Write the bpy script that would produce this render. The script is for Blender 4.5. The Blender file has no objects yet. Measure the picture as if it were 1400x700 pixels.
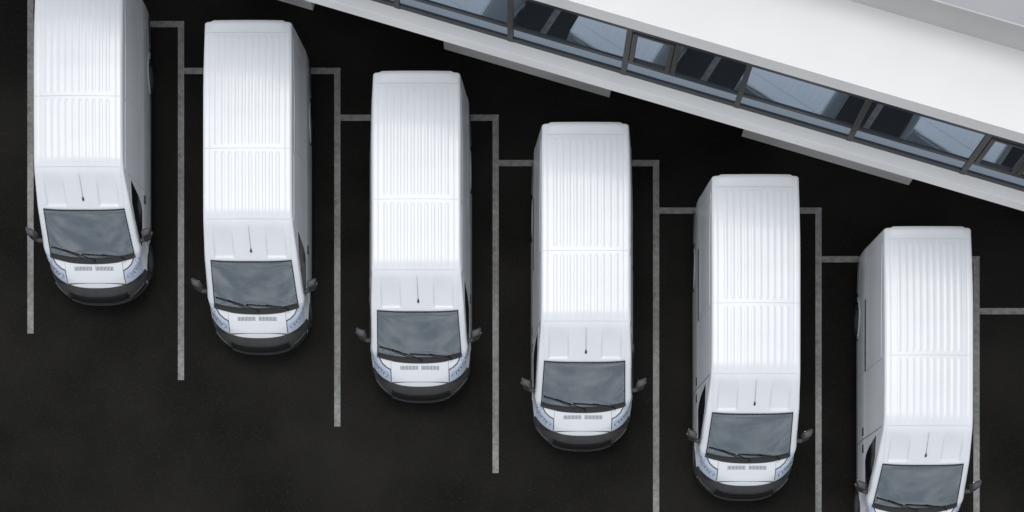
import bpy, bmesh, math, random
import numpy as np
from mathutils import Vector

random.seed(7)
SC = bpy.context.scene
COL = SC.collection
R = math.radians

# ------------------------------------------------------------------ camera, sky, sun, exposure
CAM_H = 37.0
F_PX = 2387.0                       # focal length in pixels of a 1400 px wide picture
NX, NY = 698.0, 1095.0              # pixel right below the camera
cam = bpy.data.cameras.new("camera")
cam.sensor_width = 36.0
cam.lens = F_PX / 1400 * 36
cam.shift_x = (700 - NX) / 1400
cam.shift_y = (NY - 350) / 1400
cam.clip_start = 0.5
cam.clip_end = 2000
cam_o = bpy.data.objects.new("camera", cam)
cam_o.location = (0, 0, CAM_H)
COL.objects.link(cam_o)
SC.camera = cam_o

SUN_ELEV, SUN_AZ = 73.0, -8.0        # azimuth clockwise from +Y (the top of the picture)
SUN_STRENGTH, SUN_ANGLE = 0.85, 28.0
SKY_STRENGTH = 0.15
EXPOSURE = 0.0

world = bpy.data.worlds.new("World")
SC.world = world
world.use_nodes = True
nt = world.node_tree
nt.nodes.clear()
w_out = nt.nodes.new("ShaderNodeOutputWorld")
w_bg = nt.nodes.new("ShaderNodeBackground")
w_sky = nt.nodes.new("ShaderNodeTexSky")
w_sky.sky_type = 'NISHITA'
w_sky.sun_disc = False
w_sky.sun_elevation = R(SUN_ELEV)
w_sky.sun_rotation = R(SUN_AZ)
w_sky.air_density = 1.0
w_sky.dust_density = 2.0
w_co = nt.nodes.new("ShaderNodeTexCoord")
w_map = nt.nodes.new("ShaderNodeMapping")
w_map.inputs["Scale"].default_value = (1.0, 1.0, 3.5)
w_noise = nt.nodes.new("ShaderNodeTexNoise")
w_noise.inputs["Scale"].default_value = 9.0
w_noise.inputs["Detail"].default_value = 6.0
w_noise.inputs["Roughness"].default_value = 0.55
w_ramp = nt.nodes.new("ShaderNodeValToRGB")
w_ramp.color_ramp.elements[0].color = (0.58, 0.62, 0.665, 1)     # blue-grey cloud
w_ramp.color_ramp.elements[1].color = (1.0, 0.975, 0.965, 1)      # white cloud
w_ramp.color_ramp.elements[0].position = 0.42
w_ramp.color_ramp.elements[1].position = 0.66
w_mix = nt.nodes.new("ShaderNodeMix")
w_mix.data_type = 'RGBA'
w_mix.inputs[0].default_value = 0.85                    # how much of the sky the cloud layer covers
nt.links.new(w_co.outputs["Generated"], w_map.inputs["Vector"])
nt.links.new(w_map.outputs["Vector"], w_noise.inputs["Vector"])
nt.links.new(w_noise.outputs["Fac"], w_ramp.inputs["Fac"])
w_gain = nt.nodes.new("ShaderNodeMix")
w_gain.data_type = 'RGBA'
w_gain.blend_type = 'MULTIPLY'
w_gain.inputs[0].default_value = 1.0
w_gain.inputs[7].default_value = (9.0, 9.0, 9.0, 1)
nt.links.new(w_ramp.outputs["Color"], w_gain.inputs[6])
nt.links.new(w_gain.outputs[2], w_mix.inputs[7])
nt.links.new(w_sky.outputs["Color"], w_mix.inputs[6])
nt.links.new(w_mix.outputs[2], w_bg.inputs["Color"])
w_bg.inputs["Strength"].default_value = SKY_STRENGTH
nt.links.new(w_bg.outputs["Background"], w_out.inputs["Surface"])

sun = bpy.data.lights.new("sun", 'SUN')
sun.energy = SUN_STRENGTH
sun.angle = R(SUN_ANGLE)
sun.color = (1.0, 0.975, 0.94)
sun_o = bpy.data.objects.new("sun", sun)
d = Vector((math.sin(R(SUN_AZ)) * math.cos(R(SUN_ELEV)), math.cos(R(SUN_AZ)) * math.cos(R(SUN_ELEV)), math.sin(R(SUN_ELEV))))
sun_o.rotation_euler = d.to_track_quat('Z', 'Y').to_euler()
sun_o.location = (0, 0, 60)
COL.objects.link(sun_o)

SC.view_settings.view_transform = 'Standard'
SC.view_settings.look = 'None'
SC.view_settings.gamma = 1.0
SC.view_settings.use_curve_mapping = False
SC.view_settings.exposure = EXPOSURE


# ------------------------------------------------------------------ materials
def new_mat(name, color, rough=0.5, metal=0.0, coat=0.0, spec=0.5, ior=1.5, noise=None, bump=None):
    m = bpy.data.materials.new(name)
    m.use_nodes = True
    b = m.node_tree.nodes["Principled BSDF"]
    b.inputs["Base Color"].default_value = (*color, 1)
    b.inputs["Roughness"].default_value = rough
    b.inputs["Metallic"].default_value = metal
    b.inputs["Coat Weight"].default_value = coat
    b.inputs["Coat Roughness"].default_value = 0.2
    b.inputs["Specular IOR Level"].default_value = spec
    b.inputs["IOR"].default_value = ior
    n, l = m.node_tree.nodes, m.node_tree.links
    if noise or bump:
        tc = n.new("ShaderNodeTexCoord")
    if noise:                                   # (scale, low factor, high factor)
        t = n.new("ShaderNodeTexNoise")
        t.inputs["Scale"].default_value = noise[0]
        t.inputs["Detail"].default_value = 6
        l.new(tc.outputs["Object"], t.inputs["Vector"])
        r = n.new("ShaderNodeValToRGB")
        r.color_ramp.elements[0].position = 0.3
        r.color_ramp.elements[1].position = 0.7
        r.color_ramp.elements[0].color = (*[c * noise[1] for c in color], 1)
        r.color_ramp.elements[1].color = (*[min(1, c * noise[2]) for c in color], 1)
        l.new(t.outputs["Fac"], r.inputs["Fac"])
        l.new(r.outputs["Color"], b.inputs["Base Color"])
    if bump:                                    # (scale, strength, distance)
        t2 = n.new("ShaderNodeTexNoise")
        t2.inputs["Scale"].default_value = bump[0]
        t2.inputs["Detail"].default_value = 4
        l.new(tc.outputs["Object"], t2.inputs["Vector"])
        bp = n.new("ShaderNodeBump")
        bp.inputs["Strength"].default_value = bump[1]
        bp.inputs["Distance"].default_value = bump[2]
        l.new(t2.outputs["Fac"], bp.inputs["Height"])
        l.new(bp.outputs["Normal"], b.inputs["Normal"])
    return m


def glass_mat(name, tint, rough, trans, ior, body):
    """a pane: clear part shows what is behind it, the rest is its own dark tint, with a mirror sheen"""
    m = bpy.data.materials.new(name)
    m.use_nodes = True
    n, l = m.node_tree.nodes, m.node_tree.links
    n.clear()
    o = n.new("ShaderNodeOutputMaterial")
    tr = n.new("ShaderNodeBsdfTransparent")
    tr.inputs["Color"].default_value = (*tint, 1)
    df = n.new("ShaderNodeBsdfDiffuse")
    df.inputs["Color"].default_value = (*body, 1)
    gl = n.new("ShaderNodeBsdfGlossy")
    gl.inputs["Roughness"].default_value = rough
    gl.inputs["Color"].default_value = (0.82, 0.92, 1.0, 1)
    fr = n.new("ShaderNodeFresnel")
    fr.inputs["IOR"].default_value = ior
    m1 = n.new("ShaderNodeMixShader")
    m1.inputs[0].default_value = trans
    m2 = n.new("ShaderNodeMixShader")
    l.new(df.outputs[0], m1.inputs[1])
    l.new(tr.outputs[0], m1.inputs[2])
    l.new(fr.outputs[0], m2.inputs[0])
    l.new(m1.outputs[0], m2.inputs[1])
    l.new(gl.outputs[0], m2.inputs[2])
    l.new(m2.outputs[0], o.inputs["Surface"])
    return m


M = {}
M['paint'] = new_mat("white_van_paint", (0.69, 0.71, 0.738), rough=0.45, coat=1.0, noise=(1.3, 0.97, 1.02))
M['plastic'] = new_mat("dark_grey_plastic", (0.043, 0.043, 0.044), rough=0.5, noise=(6, 0.85, 1.15), bump=(220, 0.15, 0.002))
M['plastic_dark'] = new_mat("black_plastic", (0.012, 0.012, 0.012), rough=0.45)
M['gap'] = new_mat("shut_line_rubber", (0.16, 0.16, 0.165), rough=0.8)
M['rubber'] = new_mat("tyre_rubber", (0.018, 0.018, 0.018), rough=0.75, bump=(60, 0.3, 0.004))
M['steel'] = new_mat("grey_wheel_steel", (0.22, 0.22, 0.23), rough=0.4, metal=0.6)
M['chrome'] = new_mat("lamp_reflector_chrome", (0.75, 0.8, 0.88), rough=0.12, metal=1.0)
M['lamp_bowl'] = new_mat("lamp_bowl", (0.86, 0.88, 0.92), rough=0.3, metal=0.0, bump=(14, 0.25, 0.02))
M['red'] = new_mat("tail_lamp_red", (0.35, 0.02, 0.02), rough=0.15, coat=1.0)
M['amber'] = new_mat("indicator_amber", (0.6, 0.2, 0.02), rough=0.15, coat=1.0)
M['lens'] = glass_mat("clear_lamp_lens", (0.95, 0.97, 1.0), 0.03, 0.97, 1.5, (0.3, 0.32, 0.36))
M['windscreen'] = glass_mat("windscreen_glass", (0.45, 0.5, 0.52), 0.015, 0.85, 2.5, (0.03, 0.035, 0.04))
M['dark_glass'] = new_mat("dark_side_glass", (0.006, 0.007, 0.008), rough=0.06, ior=1.5)
M['seat'] = new_mat("grey_seat_cloth", (0.12, 0.13, 0.15), rough=0.9, noise=(30, 0.8, 1.2))
M['cabin'] = new_mat("dark_cabin_trim", (0.03, 0.032, 0.036), rough=0.8)


def asphalt_mat():
    m = bpy.data.materials.new("black_asphalt")
    m.use_nodes = True
    n, l = m.node_tree.nodes, m.node_tree.links
    b = n["Principled BSDF"]
    b.inputs["Specular IOR Level"].default_value = 0.07
    tc = n.new("ShaderNodeTexCoord")
    big = n.new("ShaderNodeTexNoise")
    big.inputs["Scale"].default_value = 0.35
    big.inputs["Detail"].default_value = 5
    fine = n.new("ShaderNodeTexNoise")
    fine.inputs["Scale"].default_value = 38.0
    fine.inputs["Detail"].default_value = 3
    vor = n.new("ShaderNodeTexVoronoi")
    vor.inputs["Scale"].default_value = 55.0
    for t in (big, fine, vor):
        l.new(tc.outputs["Object"], t.inputs["Vector"])
    r1 = n.new("ShaderNodeValToRGB")
    r1.color_ramp.elements[0].position = 0.36
    r1.color_ramp.elements[1].position = 0.68
    r1.color_ramp.elements[0].color = (0.0070, 0.0066, 0.0058, 1)
    r1.color_ramp.elements[1].color = (0.0165, 0.0156, 0.0140, 1)
    l.new(big.outputs["Fac"], r1.inputs["Fac"])
    r2 = n.new("ShaderNodeValToRGB")
    r2.color_ramp.elements[0].position = 0.3
    r2.color_ramp.elements[1].position = 0.75
    r2.color_ramp.elements[0].color = (0.75, 0.75, 0.75, 1)
    r2.color_ramp.elements[1].color = (1.4, 1.4, 1.4, 1)
    l.new(fine.outputs["Fac"], r2.inputs["Fac"])
    mul = n.new("ShaderNodeMix")
    mul.data_type = 'RGBA'
    mul.blend_type = 'MULTIPLY'
    mul.inputs[0].default_value = 1.0
    l.new(r1.outputs["Color"], mul.inputs[6])
    l.new(r2.outputs["Color"], mul.inputs[7])
    # pale stone chips
    r3 = n.new("ShaderNodeValToRGB")
    r3.color_ramp.elements[0].position = 0.93
    r3.color_ramp.elements[1].position = 1.0
    sep = n.new("ShaderNodeSeparateColor")
    l.new(vor.outputs["Color"], sep.inputs["Color"])
    l.new(sep.outputs[0], r3.inputs["Fac"])
    add = n.new("ShaderNodeMix")
    add.data_type = 'RGBA'
    l.new(r3.outputs["Color"], add.inputs[0])
    l.new(mul.outputs[2], add.inputs[6])
    add.inputs[7].default_value = (0.0215, 0.0205, 0.0185, 1)
    l.new(add.outputs[2], b.inputs["Base Color"])
    b.inputs["Roughness"].default_value = 0.8
    bp = n.new("ShaderNodeBump")
    bp.inputs["Strength"].default_value = 0.5
    bp.inputs["Distance"].default_value = 0.01
    l.new(fine.outputs["Fac"], bp.inputs["Height"])
    l.new(bp.outputs["Normal"], b.inputs["Normal"])
    return m


def line_mat():
    m = bpy.data.materials.new("worn_road_paint")
    m.use_nodes = True
    n, l = m.node_tree.nodes, m.node_tree.links
    b = n["Principled BSDF"]
    tc = n.new("ShaderNodeTexCoord")
    a = n.new("ShaderNodeTexNoise")
    a.inputs["Scale"].default_value = 9.0
    a.inputs["Detail"].default_value = 8
    a.inputs["Roughness"].default_value = 0.7
    g = n.new("ShaderNodeTexNoise")
    g.inputs["Scale"].default_value = 0.5
    for t in (a, g):
        l.new(tc.outputs["Object"], t.inputs["Vector"])
    mx = n.new("ShaderNodeMix")
    mx.data_type = 'FLOAT'
    mx.inputs[0].default_value = 0.45
    l.new(a.outputs["Fac"], mx.inputs[2])
    l.new(g.outputs["Fac"], mx.inputs[3])
    r = n.new("ShaderNodeValToRGB")
    r.color_ramp.elements[0].position = 0.33
    r.color_ramp.elements[1].position = 0.66
    r.color_ramp.elements[0].color = (0.065, 0.065, 0.063, 1)
    r.color_ramp.elements[1].color = (0.32, 0.32, 0.31, 1)
    l.new(mx.outputs[0], r.inputs["Fac"])
    l.new(r.outputs["Color"], b.inputs["Base Color"])
    b.inputs["Roughness"].default_value = 0.7
    return m


M['asphalt'] = asphalt_mat()
M['line'] = line_mat()
M['render'] = new_mat("white_wall_render", (0.82, 0.81, 0.79), rough=0.85, noise=(0.8, 0.96, 1.03), bump=(60, 0.1, 0.004))
M['roof'] = new_mat("white_roof_coating", (0.745, 0.74, 0.73), rough=0.8, noise=(0.6, 0.97, 1.02))
M['grey_render'] = new_mat("grey_wall_render", (0.47, 0.465, 0.455), rough=0.85, noise=(0.8, 0.96, 1.03))
M['grey_roof'] = new_mat("grey_roof_membrane", (0.345, 0.345, 0.355), rough=0.85, noise=(0.7, 0.96, 1.04))
M['bronze'] = new_mat("dark_bronze_frame", (0.045, 0.043, 0.041), rough=0.45, noise=(14, 0.85, 1.15))
M['slate'] = new_mat("slate_blue_frame", (0.022, 0.026, 0.034), rough=0.4)
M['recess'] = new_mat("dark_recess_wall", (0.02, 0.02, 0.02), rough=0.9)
M['pane'] = new_mat("blue_mirror_glass", (0.34, 0.415, 0.50), rough=0.02, metal=0.94)


# ------------------------------------------------------------------ object helpers
def link(name, me, mat, parent=None, smooth=True):
    o = bpy.data.objects.new(name, me)
    COL.objects.link(o)
    if mat is not None and not me.materials:
        me.materials.append(mat)
    if parent is not None:
        o.parent = parent
    if smooth:
        me.polygons.foreach_set("use_smooth", [True] * len(me.polygons))
    return o


def mesh_from(name, verts, faces):
    me = bpy.data.meshes.new(name)
    me.from_pydata([tuple(v) for v in verts], [], faces)
    me.update()
    return me


def from_bm(name, bm, mat, parent=None, smooth=True, normals=True):
    if normals:
        bmesh.ops.recalc_face_normals(bm, faces=bm.faces)
    me = bpy.data.meshes.new(name)
    bm.to_mesh(me)
    bm.free()
    return link(name, me, mat, parent, smooth)


def tag(o, label=None, cat=None, group=None, kind=None):
    if label: o['label'] = label
    if cat: o['category'] = cat
    if group: o['group'] = group
    if kind: o['kind'] = kind
    return o


def empty(name, loc):
    o = bpy.data.objects.new(name, None)
    o.empty_display_size = 0.3
    o.location = loc
    COL.objects.link(o)
    return o


def bm_box(bm, x0, x1, y0, y1, z0, z1, bevel=0.0, fn=None):
    vs = [bm.verts.new((x, y, z)) for x in (x0, x1) for y in (y0, y1) for z in (z0, z1)]
    idx = [(0, 1, 3, 2), (4, 6, 7, 5), (0, 4, 5, 1), (2, 3, 7, 6), (0, 2, 6, 4), (1, 5, 7, 3)]
    fs = [bm.faces.new([vs[i] for i in q]) for q in idx]
    if bevel:
        es = list({e for f in fs for e in f.edges})
        r = bmesh.ops.bevel(bm, geom=es, offset=bevel, segments=3, affect='EDGES', profile=0.5)
        vs = list({v for f in r['faces'] for v in f.verts} | {v for v in vs if v.is_valid})
    if fn:
        for v in vs:
            if v.is_valid:
                v.co = Vector(fn(v.co))
    return vs


def box_obj(name, mat, parent, x0, x1, y0, y1, z0, z1, bevel=0.0, fn=None, smooth=False):
    bm = bmesh.new()
    bm_box(bm, x0, x1, y0, y1, z0, z1, bevel, fn)
    return from_bm(name, bm, mat, parent, smooth)


def tube_mesh(bm, pts, radii, seg=8, flat=1.0):
    """a tube along pts; flat squeezes it in height"""
    rings = []
    for i, p in enumerate(pts):
        a = Vector(pts[max(0, i - 1)])
        b = Vector(pts[min(len(pts) - 1, i + 1)])
        t = (b - a).normalized()
        up = Vector((0, 0, 1)) if abs(t.z) < 0.9 else Vector((0, 1, 0))
        s = t.cross(up).normalized()
        u = s.cross(t).normalized()
        r = radii[i] if hasattr(radii, '__len__') else radii
        rings.append([bm.verts.new(Vector(p) + s * math.cos(2 * math.pi * k / seg) * r + u * math.sin(2 * math.pi * k / seg) * r * flat) for k in range(seg)])
    for i in range(len(rings) - 1):
        for k in range(seg):
            bm.faces.new((rings[i][k], rings[i][(k + 1) % seg], rings[i + 1][(k + 1) % seg], rings[i + 1][k]))
    bm.faces.new(rings[0][::-1])
    bm.faces.new(rings[-1])


# ------------------------------------------------------------------ the van's body surface
# local frame: x across, y = s = metres behind the front bumper, z up; the nose points to -y
def smooth_table(pts, sigma, lo, hi, step=0.005):
    xs = np.arange(lo, hi, step)
    ys = np.interp(xs, [p[0] for p in pts], [p[1] for p in pts])
    k = int(3 * sigma / step)
    if k > 0:
        g = np.exp(-0.5 * (np.arange(-k, k + 1) * step / sigma) ** 2)
        g /= g.sum()
        ys = np.convolve(np.pad(ys, k, mode='edge'), g, mode='valid')
    return xs, ys


T_TAB = smooth_table([(-1, .80), (0, .84), (.2, .93), (.45, 1.10), (.68, 1.225), (.76, 1.29)] + [(.76 + .7 * t, 1.29 + .71 * t + .02 * t * (1 - t)) for t in (.2, .4, .6, .8)] + [(1.46, 2.00), (1.58, 2.085),
                      (2.06, 2.435), (2.3, 2.50), (3.0, 2.52), (4.1, 2.525), (4.6, 2.51), (5.0, 2.49), (5.5, 2.45), (6.0, 2.405), (6.5, 2.36)], 0.045, -1, 7)
W_TAB = smooth_table([(.2, .95), (.4, 1.0), (.55, 1.03), (.9, 1.035), (1.15, 1.025), (1.3, 1.0), (1.9, .942), (2.3, .897), (2.55, .868), (2.8, .84)], 0.05, 0, 3)
F_TAB = smooth_table([(.2, .12), (.32, .03), (.45, 0), (.6, .015), (.75, .09), (.9, .21), (1.0, .27), (3, .27)], 0.04, 0, 3)
K_TAB = smooth_table([(-1, 1), (.25, .9), (.6, .3), (.8, .12), (1.1, .08), (1.5, .05), (2.2, .0), (7, 0)], 0.08, -1, 7)


def plan(x):
    q = np.clip(np.abs(x) / 1.02, 0, 0.9995)
    return 0.85 * (1 - np.sqrt(1 - q ** 2.6))


def smax(a, b, k):
    h = np.maximum(k - np.abs(a - b), 0) / k
    return np.maximum(a, b) + h * h * k * 0.25


def f_body(x, s, z):
    ax = np.abs(x)
    wide = np.interp(z, *W_TAB) - 0.025 * np.clip(1.6 - s, 0, 1.2) * np.clip((z - 1.0) / 0.5, 0, 1) - 0.028 * np.clip((s - 4.6) / 1.4, 0, 1) ** 1.5
    a = ax - wide
    pl = plan(x)
    se = s - np.interp(s, *K_TAB) * pl
    top = np.interp(se, *T_TAB) - 0.022 * (ax / 0.85) ** 2
    e = 0.01
    slope = (np.interp(se + e, *T_TAB) - np.interp(se - e, *T_TAB)) / (2 * e)
    b = (z - top) / np.sqrt(1 + slope ** 2)
    c = np.interp(z, *F_TAB) + pl - s
    back = s - (6.12 - 0.012 * np.clip(z - 1.0, 0, 2) - 0.02 * (ax / 0.9) ** 6)
    low = 0.27 - z
    f = smax(a, b, 0.05)
    f = smax(f, c * 0.9, 0.06)
    f = smax(f, back, 0.06)
    return np.maximum(f, low)


def bisect(fn, lo, hi, n=34):
    lo = lo.copy(); hi = hi.copy()
    for _ in range(n):
        m = (lo + hi) / 2
        inside = fn(m) < 0
        lo = np.where(inside, m, lo)
        hi = np.where(inside, hi, m)
    return (lo + hi) / 2


def normal(x, s, z):
    e = 0.004
    g = np.stack([f_body(x + e, s, z) - f_body(x - e, s, z), f_body(x, s + e, z) - f_body(x, s - e, z), f_body(x, s, z + e) - f_body(x, s, z - e)], -1)
    return g / np.maximum(np.linalg.norm(g, axis=-1, keepdims=True), 1e-9)


def on_top(x, s):
    x = np.asarray(x, float); s = np.asarray(s, float)
    z = bisect(lambda q: f_body(x, s, q), np.full_like(x, 0.45), np.full_like(x, 2.9))
    return np.stack([x, s, z], -1)


def on_side(s, z, sign=1):
    s = np.asarray(s, float); z = np.asarray(z, float)
    x = bisect(lambda q: f_body(q, s, z), np.zeros_like(s), np.full_like(s, 1.4))
    return np.stack([sign * x, s, z], -1)


def on_wrap(phi, z, s_ax=1.15):
    phi = np.asarray(phi, float); z = np.asarray(z, float)
    r = bisect(lambda q: f_body(q * np.sin(phi), s_ax - q * np.cos(phi), z), np.full_like(phi, 0.2), np.full_like(phi, 2.0))
    return np.stack([r * np.sin(phi), s_ax - r * np.cos(phi), z], -1)


def on_back(x, z):
    x = np.asarray(x, float); z = np.asarray(z, float)
    s = bisect(lambda q: f_body(x, q, z), np.full_like(x, 5.0), np.full_like(x, 6.4))
    return np.stack([x, s, z], -1)


def curve(pts, n):
    """n samples along a polyline, evenly by length"""
    p = np.array(pts, float)
    if len(p) == 1:
        return np.repeat(p, n, 0)
    dl = np.r_[0, np.cumsum(np.linalg.norm(np.diff(p, axis=0), axis=1))]
    t = np.linspace(0, dl[-1], n)
    return np.stack([np.interp(t, dl, p[:, 0]), np.interp(t, dl, p[:, 1])], -1)


def patch(name, A, B, nu, nv, on, off, thick, mat, parent, emboss=None, sign=1, smooth=True):
    """sheet between curves A and B (2-D, in the frame of the function on), laid off metres proud of the body, with an edge thick deep"""
    a, b = curve(A, nu), curve(B, nu)
    v = np.linspace(0, 1, nv)[:, None, None]
    g = a[None] * (1 - v) + b[None] * v
    P = on(g[..., 0], g[..., 1], sign) if on is on_side else on(g[..., 0], g[..., 1])
    N = normal(P[..., 0], P[..., 1], P[..., 2])
    h = np.full(P.shape[:2], off)
    if emboss is not None:
        h = h + emboss(g[..., 0], g[..., 1])
    Q = P + N * h[..., None]
    verts = Q.reshape(-1, 3).tolist()
    faces = [(j * nu + i, j * nu + i + 1, (j + 1) * nu + i + 1, (j + 1) * nu + i) for j in range(nv - 1) for i in range(nu - 1)]
    ring = [(0, i) for i in range(nu)] + [(j, nu - 1) for j in range(1, nv)] + [(nv - 1, i) for i in range(nu - 2, -1, -1)] + [(j, 0) for j in range(nv - 2, 0, -1)]
    base = len(verts)
    # the turned-down edge has its own vertices so that it keeps a crisp corner
    for j, i in ring: verts.append(Q[j, i].tolist())
    for j, i in ring: verts.append((Q[j, i] - N[j, i] * thick).tolist())
    n = len(ring)
    for k in range(n):
        k2 = (k + 1) % n
        faces.append((base + k, base + n + k, base + n + k2, base + k2))
    me = mesh_from(name, verts, faces)
    # make the normals point out of the body
    c = me.polygons[(nu - 1) * (nv - 1) // 2]
    jj, ii = ((nv - 1) // 2), ((nu - 1) // 2)
    flip = me.polygons[jj * (nu - 1) + ii].normal.dot(Vector(N[jj, ii])) < 0
    if flip:
        me.flip_normals()
    return link(name, me, mat, parent, smooth)


# outlines shared by the hull's holes and by the parts
def ws_half(s):                                # half width of the windscreen at s
    return np.interp(s, [0.70, 1.45], [0.865, 0.815])


def ws_low(x):
    return 0.70 + 0.10 * (np.abs(x) / 0.86) ** 2.5


def ws_high(x):
    return 1.455 + 0.03 * (np.abs(x) / 0.82) ** 3


AXLES = (0.93, 4.80)
TYRE_R = 0.345


def make_hull(parent):
    st = np.unique(np.round(np.r_[np.linspace(0.004, 0.3, 24), np.linspace(0.3, 2.4, 85), np.linspace(2.4, 4.2, 25), np.linspace(4.2, 5.7, 40), np.linspace(5.7, 6.03, 12), np.linspace(6.03, 6.10, 10)], 4))
    zc = np.interp(st, [0, .2, .8, 2.3, 5.6, 6], [.55, .6, .8, 1.3, 1.3, 1.3])
    th = np.unique(np.r_[np.linspace(-90, 90, 121), np.linspace(42, 62, 41)])
    th = np.radians(np.r_[th, 180 - th[1:-1][::-1]])
    S, TH = np.meshgrid(st, th, indexing='ij')
    ZC = np.repeat(zc[:, None], len(th), 1)
    r = bisect(lambda q: f_body(q * np.cos(TH), S, ZC + q * np.sin(TH)), np.zeros_like(S), np.full_like(S, 2.2))
    P = np.stack([r * np.cos(TH), S, ZC + r * np.sin(TH)], -1)
    n, m = S.shape
    C = (P[:-1] + P[1:]) / 2
    C = (C + np.roll(C, -1, 1)) / 2
    cx, cs, cz = C[..., 0], C[..., 1], C[..., 2]
    hole = (np.abs(cx) < ws_half(cs) - 0.02) & (cs > ws_low(cx) + 0.02) & (cs < ws_high(cx) - 0.02) & (cz > 1.1)
    hole |= (np.abs(cx) < 0.77) & (cs > 1.515) & (cs < 2.09) & (cz > 1.7)
    for ay in AXLES:
        hole |= (np.hypot(cs - ay, cz - TYRE_R) < 0.43) & (np.abs(cx) > 0.7) & (cz > 0.26)
    faces = []
    for i in range(n - 1):
        for j in range(m):
            if not hole[i, j]:
                j2 = (j + 1) % m
                faces.append((i * m + j, (i + 1) * m + j, (i + 1) * m + j2, i * m + j2))
    faces.append(tuple(range(m))[::-1])
    faces.append(tuple((n - 1) * m + j for j in range(m)))
    me = mesh_from("body", P.reshape(-1, 3).tolist(), faces)
    bm = bmesh.new(); bm.from_mesh(me)
    bmesh.ops.delete(bm, geom=[v for v in bm.verts if not v.link_faces], context='VERTS')
    bmesh.ops.recalc_face_normals(bm, faces=bm.faces)
    bm.to_mesh(me); bm.free()
    return link("body", me, M['paint'], parent)


RIB_X = [(-4.5 + k) * 0.134 for k in range(10)]


def sstep(e0, e1, x):
    t = np.clip((x - e0) / (e1 - e0), 0, 1)
    return t * t * (3 - 2 * t)


def rib_emboss(s0, s1):
    def e(x, s):
        h = np.zeros_like(x)
        for rx in RIB_X:
            h = np.maximum(h, (1 - sstep(0.014, 0.046, np.abs(x - rx))) * sstep(s0, s0 + 0.05, s) * (1 - sstep(s1 - 0.05, s1, s)))
        # a low step along both gutters
        return 0.0066 * h - 0.005 * (1 - sstep(0.0, 0.02, np.abs(np.abs(x) - 0.755)))
    return e


def cab_emboss(x, s):
    ax = np.abs(x)
    # two pressed panels, one on each side of the aerial, open towards the roof
    inside = sstep(0.315, 0.35, ax) * (1 - sstep(0.70, 0.735, ax)) * sstep(1.505, 1.545, s) * (1 - sstep(1.70, 2.10, s))
    ridge = (1 - sstep(0.0, 0.035, np.abs(ax - 0.735))) * sstep(1.51, 1.55, s) * (1 - sstep(1.8, 2.1, s))
    return -0.032 * inside + 0.006 * ridge


def x_line(x0, x1, sfun, n=25):
    xs = np.linspace(x0, x1, n)
    return [(float(x), float(sfun(x))) for x in xs]


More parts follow.
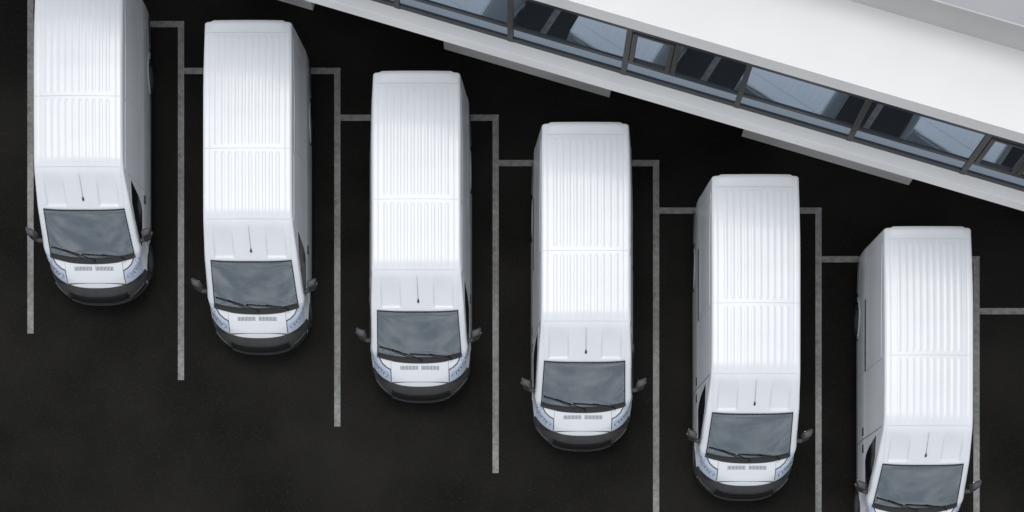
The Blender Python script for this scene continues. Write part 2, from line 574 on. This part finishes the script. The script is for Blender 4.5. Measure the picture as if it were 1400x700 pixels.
def make_van():
    root = empty("delivery_van", (0, 0, 0))
    make_hull(root)
    P = M['paint']
    # --- roof
    roof_hw = 0.842
    rows = lambda s0, s1: int((s1 - s0) / 0.025) + 2
    def roof_panel(s0, s1, r0, r1, rib=True):
        w0, w1 = roof_hw, roof_hw - 0.028 * max(0, (s1 - 4.6) / 1.4) ** 1.5
        patch("roof_panel", [(-w0, s0), (w0, s0)], [(-w1, s1), (w1, s1)], 221, rows(s0, s1), on_top, 0.010, 0.016, P, root, emboss=rib_emboss(r0, r1) if rib else None)
    roof_panel(2.15, 3.512, 2.195, 3.465)
    roof_panel(3.524, 5.84, 3.585, 5.79)
    patch("roof_panel", [(-.83, 5.852), (.83, 5.852)], [(-.815, 6.062), (-.745, 6.064), (-.70, 6.088), (.70, 6.088), (.745, 6.064), (.815, 6.062)], 121, 10, on_top, 0.010, 0.02, P, root, emboss=lambda x, s: 0.014 * (1 - sstep(.66, .76, np.abs(x))) * sstep(5.87, 6.08, s))
    patch("cab_roof", x_line(-.80, .80, lambda x: ws_high(x) + 0.02), [(-.835, 2.138), (.835, 2.138)], 161, 50, on_top, 0.010, 0.016, P, root, emboss=cab_emboss)
    # --- aerial
    p0 = on_top(np.array([0.02]), np.array([1.62]))[0]
    p1 = on_top(np.array([0.01]), np.array([2.02]))[0] + np.array([0, 0, 0.05])
    bm = bmesh.new()
    tube_mesh(bm, [tuple(p0 + np.array([0, -.02, .0])), tuple(p0 + np.array([0, 0, .03])), tuple(p0 + np.array([0, .035, .045]))], [.022, .018, .009], 10)
    aer = from_bm("aerial", bm, M['plastic_dark'], root)
    bm = bmesh.new()
    tube_mesh(bm, [tuple(p0 + np.array([0, .03, .04])), tuple(p1)], [.0032, .0022], 6)
    from_bm("mast", bm, M['plastic'], aer)
    # --- windscreen: black border, glass, cowl, wipers
    def ws_band(a, b, inset):
        return ([(float(-ws_half(ws_low(.86)) * 1 + inset), 0)], None)
    lo = x_line(-.862 + 0, .862, ws_low, 41)
    hi = x_line(-.815, .815, ws_high, 41)
    gl = patch("windscreen", lo, hi, 61, 40, on_top, 0.010, 0.012, M['windscreen'], root)
    # the printed border, four strips on the glass
    bt = 0.022
    patch("glass_border", hi, [(x * 0.985, s - bt) for x, s in hi], 41, 3, on_top, 0.0125, 0.003, M['plastic_dark'], gl)
    patch("glass_border", lo, [(x * 0.985, s + bt) for x, s in lo], 41, 3, on_top, 0.0125, 0.003, M['plastic_dark'], gl)
    for sg in (-1, 1):
        e0 = [(sg * float(ws_half(s)) * 1.0, s) for s in np.linspace(.80, 1.48, 20)]
        patch("glass_border", e0, [(x - sg * 0.018, s) for x, s in e0], 20, 3, on_top, 0.013, 0.003, M['plastic_dark'], gl)
    box_obj("rain_sensor", M['plastic_dark'], gl, -.06, .06, 1.38, 1.42, 1.905, 1.935, 0.006)
    cow_lo = x_line(-.875, .875, lambda x: 0.615 + 0.13 * (abs(x) / .875) ** 2.4, 41)
    cow_hi = x_line(-.868, .868, lambda x: ws_low(x) - 0.004, 41)
    patch("scuttle", cow_lo, cow_hi, 41, 6, on_top, 0.012, 0.015, M['plastic_dark'], root)
    def wiper(b0, b1, a0, a1):
        def path(q0, q1, n, h):
            t = np.linspace(0, 1, n)
            X = q0[0] + (q1[0] - q0[0]) * t; S = q0[1] + (q1[1] - q0[1]) * t
            P_ = on_top(X, S)
            return [tuple(p) for p in P_ + normal(P_[:, 0], P_[:, 1], P_[:, 2]) * h]
        bm = bmesh.new()
        pa = path(a0, a1, 8, 0.045)
        tube_mesh(bm, pa, [.018, .016, .014, .012, .011, .010, .009, .008], 8, 0.6)
        w = from_bm("wiper", bm, M['plastic_dark'], root)
        bm = bmesh.new()
        tube_mesh(bm, path(b0, b1, 14, 0.026), 0.0105, 6)
        from_bm("wiper_blade", bm, M['plastic_dark'], w)
    wiper((-.81, .905), (-.26, .765), (.06, .66), (-.56, .845))
    wiper((-.20, .775), (.62, .735), (.66, .70), (.20, .765))
    # --- bonnet and its vents
    bon_lo = x_line(-.585, .585, lambda x: 0.285 + 0.02 * (abs(x) / .585) ** 2, 25)
    bon_hi = x_line(-.585, .585, lambda x: 0.605 + 0.13 * (abs(x) / .875) ** 2.4, 25)
    patch("shut_line", [(-.592, .275), (.592, .275)], [(-.592, .65), (.592, .65)], 25, 16, on_top, 0.002, 0.004, M['gap'], root)
    bon = patch("bonnet", bon_lo, bon_hi, 41, 22, on_top, 0.009, 0.012, P, root)
    for sg in (-1, 1):
        bm = bmesh.new()
        for k in range(13):
            x = sg * (0.045 + k * 0.0285)
            a = on_top(np.array([x, x]), np.array([.497, .568]))
            n_ = normal(a[:, 0], a[:, 1], a[:, 2])
            q = [a[0] + n_[0] * .0115 + np.array([-.006, 0, 0]), a[0] + n_[0] * .0115 + np.array([.006, 0, 0]), a[1] + n_[1] * .0115 + np.array([.006, 0, 0]), a[1] + n_[1] * .0115 + np.array([-.006, 0, 0])]
            top = [bm.verts.new(tuple(v)) for v in q]
            bot = [bm.verts.new(tuple(v - np.array([0, 0, .008]))) for v in q]
            bm.faces.new(top)
            for i in range(4):
                bm.faces.new((top[i], bot[i], bot[(i + 1) % 4], top[(i + 1) % 4]))
        from_bm("bonnet_vent", bm, M['plastic_dark'], bon, smooth=False)
    # --- headlights
    for sg in (-1, 1):
        inner = [(.602, .315), (.602, .50), (.69, .545), (.775, .62), (.83, .72), (.865, .83)]
        outer = [(.615, .305), (.75, .345), (.86, .435), (.915, .55), (.935, .68), (.93, .83)]
        A = [(sg * x, s) for x, s in inner]; B = [(sg * x, s) for x, s in outer]
        grow = lambda pts, d: pts
        hl = patch("headlight", A, B, 24, 12, on_top, 0.004, 0.02, M['lamp_bowl'], root)
        for cx, cs, rr in ((.705, .445, .062), (.815, .545, .055), (.885, .70, .040)):
            c = on_top(np.array([sg * cx]), np.array([cs]))
            nn = Vector(normal(c[:, 0], c[:, 1], c[:, 2])[0])
            c = Vector(c[0]) + nn * 0.006
            q = nn.to_track_quat('Z', 'Y')
            bm = bmesh.new()
            rad = [1.0, .94, .86, .5, .22, .22, 0.001]; dep = [.004, .012, .004, -.012, -.016, .004, .006]
            rings = [[bm.verts.new(c + q @ Vector((math.cos(2 * math.pi * k / 18) * rr * r_, math.sin(2 * math.pi * k / 18) * rr * r_, d_))) for k in range(18)] for r_, d_ in zip(rad, dep)]
            for i in range(len(rings) - 1):
                for k in range(18):
                    bm.faces.new((rings[i][k], rings[i][(k + 1) % 18], rings[i + 1][(k + 1) % 18], rings[i + 1][k]))
            from_bm("reflector", bm, M['chrome'], hl)
        rim = [(.602, .50), (.69, .545), (.775, .62), (.83, .72), (.865, .83)]
        patch("lamp_seal", [(sg * x, s) for x, s in rim], [(sg * (x - .012), s + .012) for x, s in rim], 24, 2, on_top, 0.006, 0.006, M['plastic'], hl)
        patch("lamp_seal", [(sg * .602, .315), (sg * .602, .50)], [(sg * .594, .31), (sg * .594, .51)], 10, 2, on_top, 0.0065, 0.006, M['plastic'], hl)
        patch("lens", [(sg * x, s) for x, s in inner], [(sg * x, s) for x, s in outer], 24, 12, on_top, 0.022, 0.02, M['lens'], hl)
    # --- bumper, grille, fog lamps
    ph = np.radians(np.linspace(-62, 62, 61))
    ztop = lambda p: 0.89 - 0.12 * (abs(p) / R(62)) ** 3
    bmp = patch("bumper", [(p, 0.26) for p in ph], [(p, float(ztop(p))) for p in ph], 91, 30, on_wrap, 0.014, 0.02, M['plastic'], root,
                emboss=lambda p, z: 0.02 * (1 - sstep(.0, .05, np.abs(z - .53))) * (1 - sstep(R(38), R(48), np.abs(p))) + 0.018 * (1 - sstep(.33, .37, z)))
    for k in range(4):
        z = 0.56 + k * 0.045
        patch("grille_slat", [(p, z) for p in np.radians(np.linspace(-31, 31, 31))], [(p, z + 0.022) for p in np.radians(np.linspace(-31, 31, 31))], 31, 3, on_wrap, 0.034, 0.03, M['plastic_dark'], bmp)
    patch("lower_lip", [(p, .44) for p in np.radians(np.linspace(-30, 30, 31))], [(p, .485) for p in np.radians(np.linspace(-30, 30, 31))], 31, 3, on_wrap, 0.040, 0.04, M['plastic'], bmp)
    for sg in (-1, 1):
        fp = np.radians(np.linspace(34, 52, 12)) * sg
        patch("fog_lamp_recess", [(p, .46) for p in fp], [(p, .56) for p in fp], 14, 5, on_wrap, 0.03, 0.03, M['plastic_dark'], bmp)
        patch("fog_lamp_trim", [(p, .565) for p in fp], [(p, .59) for p in fp], 14, 3, on_wrap, 0.036, 0.03, M['plastic'], bmp)
    # --- sides
    for sg in (-1, 1):
        def seal(A, B, nu, nv, par):
            return patch("shut_line", A, B, nu, nv, on_side, 0.0015, 0.003, M['gap'], par, sign=sg)
        # front door
        lowc = [(1.42, .50), (2.13, .50)]
        upc = [(1.02, 1.29), (1.50, 1.84), (1.62, 1.95), (2.13, 2.06)]
        dr = patch("front_door", [(1.30, .50), (1.30, .51), (2.13, .50)], [(1.08, 1.26), (1.52, 1.86), (1.70, 2.0), (2.13, 2.08)], 40, 40, on_side, 0.006, 0.010, P, root, sign=sg)
        patch("shut_line", [(1.288, .49), (2.142, .49)], [(1.06, 1.27), (1.51, 1.88), (1.69, 2.015), (2.142, 2.09)], 40, 40, on_side, 0.0025, 0.004, M['gap'], root, sign=sg)
        win = patch("side_window", [(.965, 1.245), (1.68, 1.265), (1.80, 1.33), (1.90, 1.50)], [(.97, 1.26), (1.50, 1.80), (1.62, 1.90), (2.05, 1.97)], 40, 16, on_side, 0.012, 0.010, M['dark_glass'], dr, sign=sg)
        def handle(s0, z0, par, name="door_handle"):
            c = on_side(np.array([s0]), np.array([z0]), sg)[0]
            bm = bmesh.new()
            bm_box(bm, c[0] - .02, c[0] + .03, s0 - .085, s0 + .085, z0 - .045, z0 + .045, 0.016)
            return from_bm(name, bm, M['plastic_dark'], par)
        handle(1.95, 1.12, dr)
        if sg < 0:
            # sliding door on the kerb side, with its rail
            sd = patch("sliding_door", [(2.165, .48), (3.50, .48)], [(2.165, 2.30), (3.50, 2.30)], 40, 50, on_side, 0.006, 0.010, P, root, sign=sg)
            patch("shut_line", [(2.153, .47), (3.512, .47)], [(2.153, 2.312), (3.512, 2.312)], 40, 50, on_side, 0.0025, 0.004, M['gap'], root, sign=sg)
            handle(2.30, 1.12, sd)
            patch("door_rail", [(3.52, 1.235), (4.98, 1.235)], [(3.50, 1.285), (4.98, 1.285)], 40, 4, on_side, 0.012, 0.02, M['plastic'], root, sign=sg)
            ranges = [(3.55, 5.80)]
        else:
            patch("side_panel", [(2.165, .48), (3.50, .48)], [(2.165, 2.30), (3.50, 2.30)], 40, 50, on_side, 0.005, 0.010, P, root, sign=sg)
        # pressed panel behind
        patch("side_panel", [(3.56, 1.36), (5.82, 1.36)], [(3.56, 2.27), (5.80, 2.27)], 60, 30, on_side, 0.004, 0.008, P, root, sign=sg,
              emboss=lambda s, z: -0.010 * sstep(0, .04, s - 3.62) * sstep(0, .04, 5.74 - s) * sstep(0, .05, z - 1.42) * sstep(0, .05, 2.21 - z))
        # rub strips and sill
        patch("rub_strip", [(1.40, .44), (4.33, .44)], [(1.40, .60), (4.33, .60)], 60, 5, on_side, 0.030, 0.034, M['plastic_dark'], root, sign=sg)
        patch("rub_strip", [(5.28, .44), (5.95, .44)], [(5.28, .60), (5.95, .60)], 16, 5, on_side, 0.030, 0.034, M['plastic_dark'], root, sign=sg)
        patch("sill", [(1.40, .29), (4.33, .29)], [(1.40, .38), (4.33, .38)], 60, 4, on_side, 0.004, 0.02, P, root, sign=sg)
        # arch flares
        for ay in AXLES:
            fl = 0.4 if ay > 2 else 0.2
            bm = bmesh.new()
            rings = []
            for k in range(25):
                a = math.pi * (-0.06 + 1.12 * k / 24)
                ring = []
                for rr, off in ((.405, -.06), (.405, .028), (.425, .046), (.455, .040), (.50, -.004)):
                    sy, sz = ay + math.cos(a) * rr, TYRE_R + math.sin(a) * rr
                    bx = on_side(np.array([min(max(sy, .5), 5.8)]), np.array([max(sz, .30)]), 1)[0][0]
                    ring.append(bm.verts.new((sg * (bx + off * fl), sy, max(sz, .28))))
                rings.append(ring)
            for i in range(24):
                for k in range(4):
                    bm.faces.new((rings[i][k], rings[i][k + 1], rings[i + 1][k + 1], rings[i + 1][k]))
            from_bm("wheel_arch", bm, P, root)
            # dark liner behind the wheel
            bm = bmesh.new()
            ra, rb = [], []
            for k in range(17):
                a = math.pi * (-0.05 + 1.1 * k / 16)
                ra.append(bm.verts.new((sg * .98, ay + math.cos(a) * .425, TYRE_R + math.sin(a) * .425)))
                rb.append(bm.verts.new((sg * .62, ay + math.cos(a) * .425, TYRE_R + math.sin(a) * .425)))
            for k in range(16):
                bm.faces.new((ra[k], ra[k + 1], rb[k + 1], rb[k]))
            bm.faces.new(rb)
            from_bm("arch_liner", bm, M['plastic_dark'], root, smooth=False)
            # wheel
            wh = None
            prof = [(.60 * TYRE_R, .745), (.93 * TYRE_R, .745), (TYRE_R, .775), (TYRE_R, .985), (.95 * TYRE_R, 1.012), (.72 * TYRE_R, 1.015), (.63 * TYRE_R, 1.0)]
            bm = bmesh.new()
            rg = [[bm.verts.new((sg * x_, ay + math.cos(2 * math.pi * k / 36) * r_, TYRE_R + math.sin(2 * math.pi * k / 36) * r_)) for k in range(36)] for r_, x_ in prof]
            for i in range(len(rg) - 1):
                for k in range(36):
                    bm.faces.new((rg[i][k], rg[i][(k + 1) % 36], rg[i + 1][(k + 1) % 36], rg[i + 1][k]))
            wh = from_bm("wheel", bm, M['rubber'], root)
            bm = bmesh.new()
            prof = [(.64 * TYRE_R, .998), (.60 * TYRE_R, 1.005), (.52 * TYRE_R, .98), (.34 * TYRE_R, .993), (.20 * TYRE_R, 1.01), (.10 * TYRE_R, 1.017), (.001, 1.017)]
            rg = [[bm.verts.new((sg * (x_ - (.012 if (i in (2, 3) and k % 4 < 2) else 0)), ay + math.cos(2 * math.pi * k / 32) * r_, TYRE_R + math.sin(2 * math.pi * k / 32) * r_)) for k in range(32)] for i, (r_, x_) in enumerate(prof)]
            for i in range(len(rg) - 1):
                for k in range(32):
                    bm.faces.new((rg[i][k], rg[i][(k + 1) % 32], rg[i + 1][(k + 1) % 32], rg[i + 1][k]))
            from_bm("rim", bm, M['steel'], wh)
        # mirror: arm from the door, housing, glass
        bm = bmesh.new()
        tube_mesh(bm, [(sg * .90, 1.06, 1.33), (sg * .99, 1.035, 1.36), (sg * 1.06, 1.03, 1.40), (sg * 1.12, 1.05, 1.42)], [.055, .050, .05, .045], 10, 0.8)
        mir = from_bm("mirror", bm, M['plastic'], root)
        bm = bmesh.new()
        def shape(co):
            t = (co.z - 1.33) / .36
            x = co.x; y = co.y
            if y < 1.08: x = sg * (1.155 + (abs(x) - 1.155) * 0.78)
            return (x + sg * 0.02 * t, y + 0.035 * (abs(co.x) - 1.155) / .1 + 0.02 * t, co.z)
        lo_, hi_ = sorted((sg * 1.055, sg * 1.255))
        bm_box(bm, lo_, hi_, 1.02, 1.175, 1.34, 1.69, 0.045, fn=shape)
        from_bm("mirror_housing", bm, M['plastic'], mir)
        bm = bmesh.new()
        lo_, hi_ = sorted((sg * 1.08, sg * 1.235))
        bm_box(bm, lo_, hi_, 1.150, 1.182, 1.38, 1.63, 0.006, fn=shape)
        from_bm("mirror_glass", bm, M['chrome'], mir)
        if sg:
            bm = bmesh.new()
            lo_, hi_ = sorted((sg * 1.20, sg * 1.272))
            bm_box(bm, lo_, hi_, 1.06, 1.12, 1.46, 1.53, 0.015, fn=shape)
            from_bm("mirror_indicator", bm, M['steel'], mir)
        # back doors and lamps
        x0, x1 = sg * .008, sg * .80
        bd = patch("back_door", [(x0, .50), (x1, .50)], [(x0, 2.26), (sg * .74, 2.26)], 20, 40, on_back, 0.008, 0.012, P, root)
        patch("back_window", [(sg * .16, 1.35), (sg * .68, 1.35)], [(sg * .16, 1.95), (sg * .63, 1.95)], 14, 16, on_back, 0.014, 0.008, M['dark_glass'], bd)
        patch("tail_lamp", [(sg * .83, .85), (sg * .94, .85)], [(sg * .82, 1.35), (sg * .91, 1.35)], 8, 14, on_back, 0.018, 0.03, M['red'], root)
    patch("back_bumper", [(-.93, .30), (.93, .30)], [(-.93, .47), (.93, .47)], 30, 5, on_back, 0.05, 0.06, M['plastic'], root)
    # --- cabin seen through the windscreen
    bm = bmesh.new()
    V = [bm.verts.new(v) for v in ((-.80, .80, 1.08), (.80, .80, 1.08), (.80, 1.35, 1.10), (-.80, 1.35, 1.10), (.80, 1.36, .75), (-.80, 1.36, .75), (.84, 2.12, .75), (-.84, 2.12, .75), (.78, 2.12, 2.15), (-.78, 2.12, 2.15),
                                   (-.76, 1.55, 1.95), (.76, 1.55, 1.95))]
    for q in ((0, 1, 2, 3), (3, 2, 4, 5), (5, 4, 6, 7), (7, 6, 8, 9), (9, 8, 11, 10), (0, 3, 5, 7, 9, 10), (1, 11, 8, 6, 4, 2)):
        bm.faces.new([V[i] for i in q])
    from_bm("cabin_lining", bm, M['cabin'], root, smooth=False)
    box_obj("dashboard", M['cabin'], root, -.78, .78, .86, 1.30, 1.09, 1.17, 0.035, smooth=True)
    for xs, wd in ((.45, .46), (-.34, .84)):
        bm = bmesh.new()
        bm_box(bm, xs - wd / 2, xs + wd / 2, 1.45, 1.95, .95, 1.10, 0.05)
        st = from_bm("seat", bm, M['seat'], root)
        box_obj("backrest", M['seat'], st, xs - wd / 2 + .01, xs + wd / 2 - .01, 1.86, 1.98, 1.08, 1.68, 0.05, smooth=True)
        for hx in ((xs,) if wd < .5 else (xs - .2, xs + .2)):
            box_obj("headrest", M['seat'], st, hx - .13, hx + .13, 1.87, 1.97, 1.70, 1.88, 0.04, smooth=True)
    bm = bmesh.new()
    cen = Vector((.45, 1.42, 1.27)); ax = Vector((0, .45, .9)).normalized(); q = ax.to_track_quat('Z', 'Y')
    pts = [cen + q @ Vector((math.cos(2 * math.pi * k / 24) * .19, math.sin(2 * math.pi * k / 24) * .19, 0)) for k in range(25)]
    tube_mesh(bm, pts, .016, 6)
    tube_mesh(bm, [cen + q @ Vector((-.18, 0, 0)), cen, cen + q @ Vector((.18, 0, 0))], .022, 6)
    from_bm("steering_wheel", bm, M['plastic_dark'], root)
    return root


def copy_tree(o, parent=None):
    c = o.copy()
    COL.objects.link(c)
    if parent is not None:
        c.parent = parent
    for ch in [k for k in o.children]:
        copy_tree(ch, c)
    return c


# ------------------------------------------------------------------ ground and bay markings
def px(x, y, z=0.0):
    s = F_PX / (CAM_H - z)
    return ((x - NX) / s, (NY - y) / s)


bm = bmesh.new()
g = 300
vs = [bm.verts.new(v) for v in ((-g, -g, 0), (g, -g, 0), (g, g, 0), (-g, g, 0))]
bm.faces.new(vs)
ground = from_bm("asphalt_ground", bm, M['asphalt'], None, smooth=False)
tag(ground, "black asphalt of the parking lot", None, None, "structure")

LINE_X = [41.7, 247.5, 461.2, 677.6, 897.0, 1119.0, 1335.0]
BAR_Y = [33.0, 97.0, 161.0, 223.0, 288.0, 354.5, 425.5]
HW = 4.2                                            # half a line's width in pixels of the photograph


def marking(x0, y0, x1, y1):
    a, b = px(x0, y1), px(x1, y0)
    cx, cy = (a[0] + b[0]) / 2, (a[1] + b[1]) / 2
    hx, hy = (b[0] - a[0]) / 2, (b[1] - a[1]) / 2
    bm = bmesh.new()
    top = [bm.verts.new(v) for v in ((-hx, -hy, .004), (hx, -hy, .004), (hx, hy, .004), (-hx, hy, .004))]
    bot = [bm.verts.new((v.co.x, v.co.y, 0.0005)) for v in top]
    bm.faces.new(top)
    for i in range(4):
        bm.faces.new((top[i], bot[i], bot[(i + 1) % 4], top[(i + 1) % 4]))
    o = from_bm("bay_line", bm, M['line'], ground, smooth=False)
    o.location = (cx, cy, 0)
    return o


for i, lx in enumerate(LINE_X):
    y_top = (BAR_Y[i - 1] - HW) if i else -31 - HW
    y_bot = 456 + 63.6 * i
    marking(lx - HW, y_top, lx + HW, y_bot)
    x_r = (LINE_X[i + 1] if i + 1 < len(LINE_X) else LINE_X[i] + 217) - HW
    marking(lx + HW + .05, BAR_Y[i] - HW, x_r - .05, BAR_Y[i] + HW)
marking(LINE_X[-1] + 217 - HW, BAR_Y[-1] - HW, LINE_X[-1] + 217 + HW, 456 + 63.6 * 7)
marking(LINE_X[0] - 206, -31 - HW, LINE_X[0] - HW - .05, -31 + HW)

# ------------------------------------------------------------------ the building
ANG = math.atan(0.2934)
UD = Vector((math.cos(ANG), -math.sin(ANG)))
VD = Vector((math.sin(ANG), math.cos(ANG)))
Z_LEDGE, Z_LOW, Z_GLASS, Z_ROOF, Z_UP = 3.474, 3.132, 5.498, 5.892, 6.715
REC = 0.911                                           # how far the ground-floor wall stands back
b0 = px(697.3, 57.2, Z_LEDGE)
bld = empty("office_building", (b0[0], b0[1], 0))
bld.rotation_euler = (0, 0, -ANG)                    # local x runs along the facade, local y into the building
tag(bld, "low white office building with a ribbon of blue mirror glass along the parking lot", "building")
PITCH = 2.2599
U0, U1 = -14.0, 16.5


def bbox(name, mat, u0, u1, v0, v1, z0, z1, parent=bld, bevel=0.0):
    return box_obj(name, mat, parent, u0, u1, v0, v1, z0, z1, bevel)


def u_of(x, y, z):
    p = Vector(px(x, y, z)) - Vector(b0)
    return p.dot(UD)


bbox("ledge", M['render'], U0, U1, -0.209, 4.0, Z_LOW, Z_LEDGE, bevel=0.008)
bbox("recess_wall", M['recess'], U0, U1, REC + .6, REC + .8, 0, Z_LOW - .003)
pier_ends = [(-12, u_of(428, 13, 0)), (u_of(607.5, 66, 0), u_of(833, 133, 0)), (u_of(1013, 189, 0), u_of(1242, 254.5, 0)), (u_of(1242, 254.5, 0) + 2.75, 16)]
for a, b in pier_ends:
    bbox("wall_pier", M['render'], a, b, REC, REC + .55, 0, Z_LOW - .003)
# glazing: front of the mullions at v = 0
GV = 0.036                                           # plane of the glass
RB, TR0, TR1, TT = Z_LEDGE + .15, Z_LEDGE + .54, Z_LEDGE + .65, Z_GLASS - .13
us = [PITCH * k for k in range(-5, 7)]
MW = 0.055
for k, u in enumerate(us):
    bbox("mullion", M['bronze'], u - MW, u + MW, 0.0, .17, Z_LEDGE + .002, Z_GLASS - .002, bevel=0.004)
for k in range(len(us) - 1):
    a, b = us[k] + MW + .001, us[k + 1] - MW - .001
    bbox("bottom_rail", M['slate'], a, b, .012, .15, Z_LEDGE + .002, RB)
    bbox("top_rail", M['slate'], a, b, .012, .15, TT, Z_GLASS - .002)
    bbox("transom", M['slate'], a, b, .015, .15, TR0, TR1)
    bbox("pane", M['pane'], a, b, GV, GV + .02, RB + .001, TR0 - .001)
    idx = k - 5
    if idx in (1, 4, -2):                            # bays with an opening light on their left
        c0, c1 = a + .012, a + .80
        cs = empty("casement", (0, 0, 0)); cs.parent = bld
        bbox("stile", M['bronze'], c0, c0 + .085, -.015, .06, TR1 + .004, TT - .03, cs, .003)
        bbox("stile", M['bronze'], c1 - .085, c1, -.015, .06, TR1 + .004, TT - .03, cs, .003)
        bbox("frame_rail", M['bronze'], c0 + .086, c1 - .086, -.012, .06, TR1 + .004, TR1 + .06, cs, .003)
        bbox("frame_rail", M['bronze'], c0 + .086, c1 - .086, -.012, .06, TT - .08, TT - .03, cs, .003)
        bbox("casement_pane", M['pane'], c0 + .086, c1 - .086, .035, .05, TR1 + .061, TT - .081, cs)
        bbox("post", M['bronze'], c1 + .012, c1 + .11, .002, .16, TR1 + .001, TT - .001, bevel=.003)
        bbox("pane", M['pane'], c1 + .112, b, GV, GV + .02, TR1 + .001, TT - .001)
    else:
        bbox("pane", M['pane'], a, b, GV, GV + .02, TR1 + .001, TT - .001)
bbox("inner_wall", M['recess'], U0, U1, .30, .45, Z_LEDGE, Z_GLASS - .002)
bbox("fascia", M['render'], U0, U1, -.003, .30, Z_GLASS, Z_ROOF - .004, bevel=0.006)
bbox("roof", M['roof'], U0, U1, .02, 1.402, Z_GLASS + .1, Z_ROOF)
bbox("upper_wall", M['grey_render'], U0, U1, 1.402, 1.43, Z_GLASS, Z_UP)
bbox("upper_roof", M['grey_roof'], U0, U1, 1.431, 14.0, Z_GLASS + .2, Z_UP - .004)

# ------------------------------------------------------------------ the vans
van0 = make_van()
ROOF_C = [106.0, 338.0, 569.0, 800.8, 1034.0, 1270.5]
FRONT_Y = [414.7, 482.2, 547.9, 614.3, 682.0, 749.4]
LABELS = ["white panel van at the far left, its back cut off by the picture's top edge",
          "white panel van second from the left, between the cut-off van and the third one",
          "white panel van third from the left, just left of the middle of the row",
          "white panel van fourth from the left, just right of the middle of the row",
          "white panel van second from the right, its nose just inside the bottom edge",
          "white panel van at the far right, its nose cut off by the bottom edge"]
for i in range(6):
    v = van0 if i == 0 else copy_tree(van0)
    s_roof = F_PX / (CAM_H - 2.5)
    s_nose = F_PX / (CAM_H - 0.5)
    v.location = ((ROOF_C[i] - NX) / s_roof, (NY - FRONT_Y[i]) / s_nose, 0)
    tag(v, LABELS[i], "van", "white vans parked side by side in marked bays")
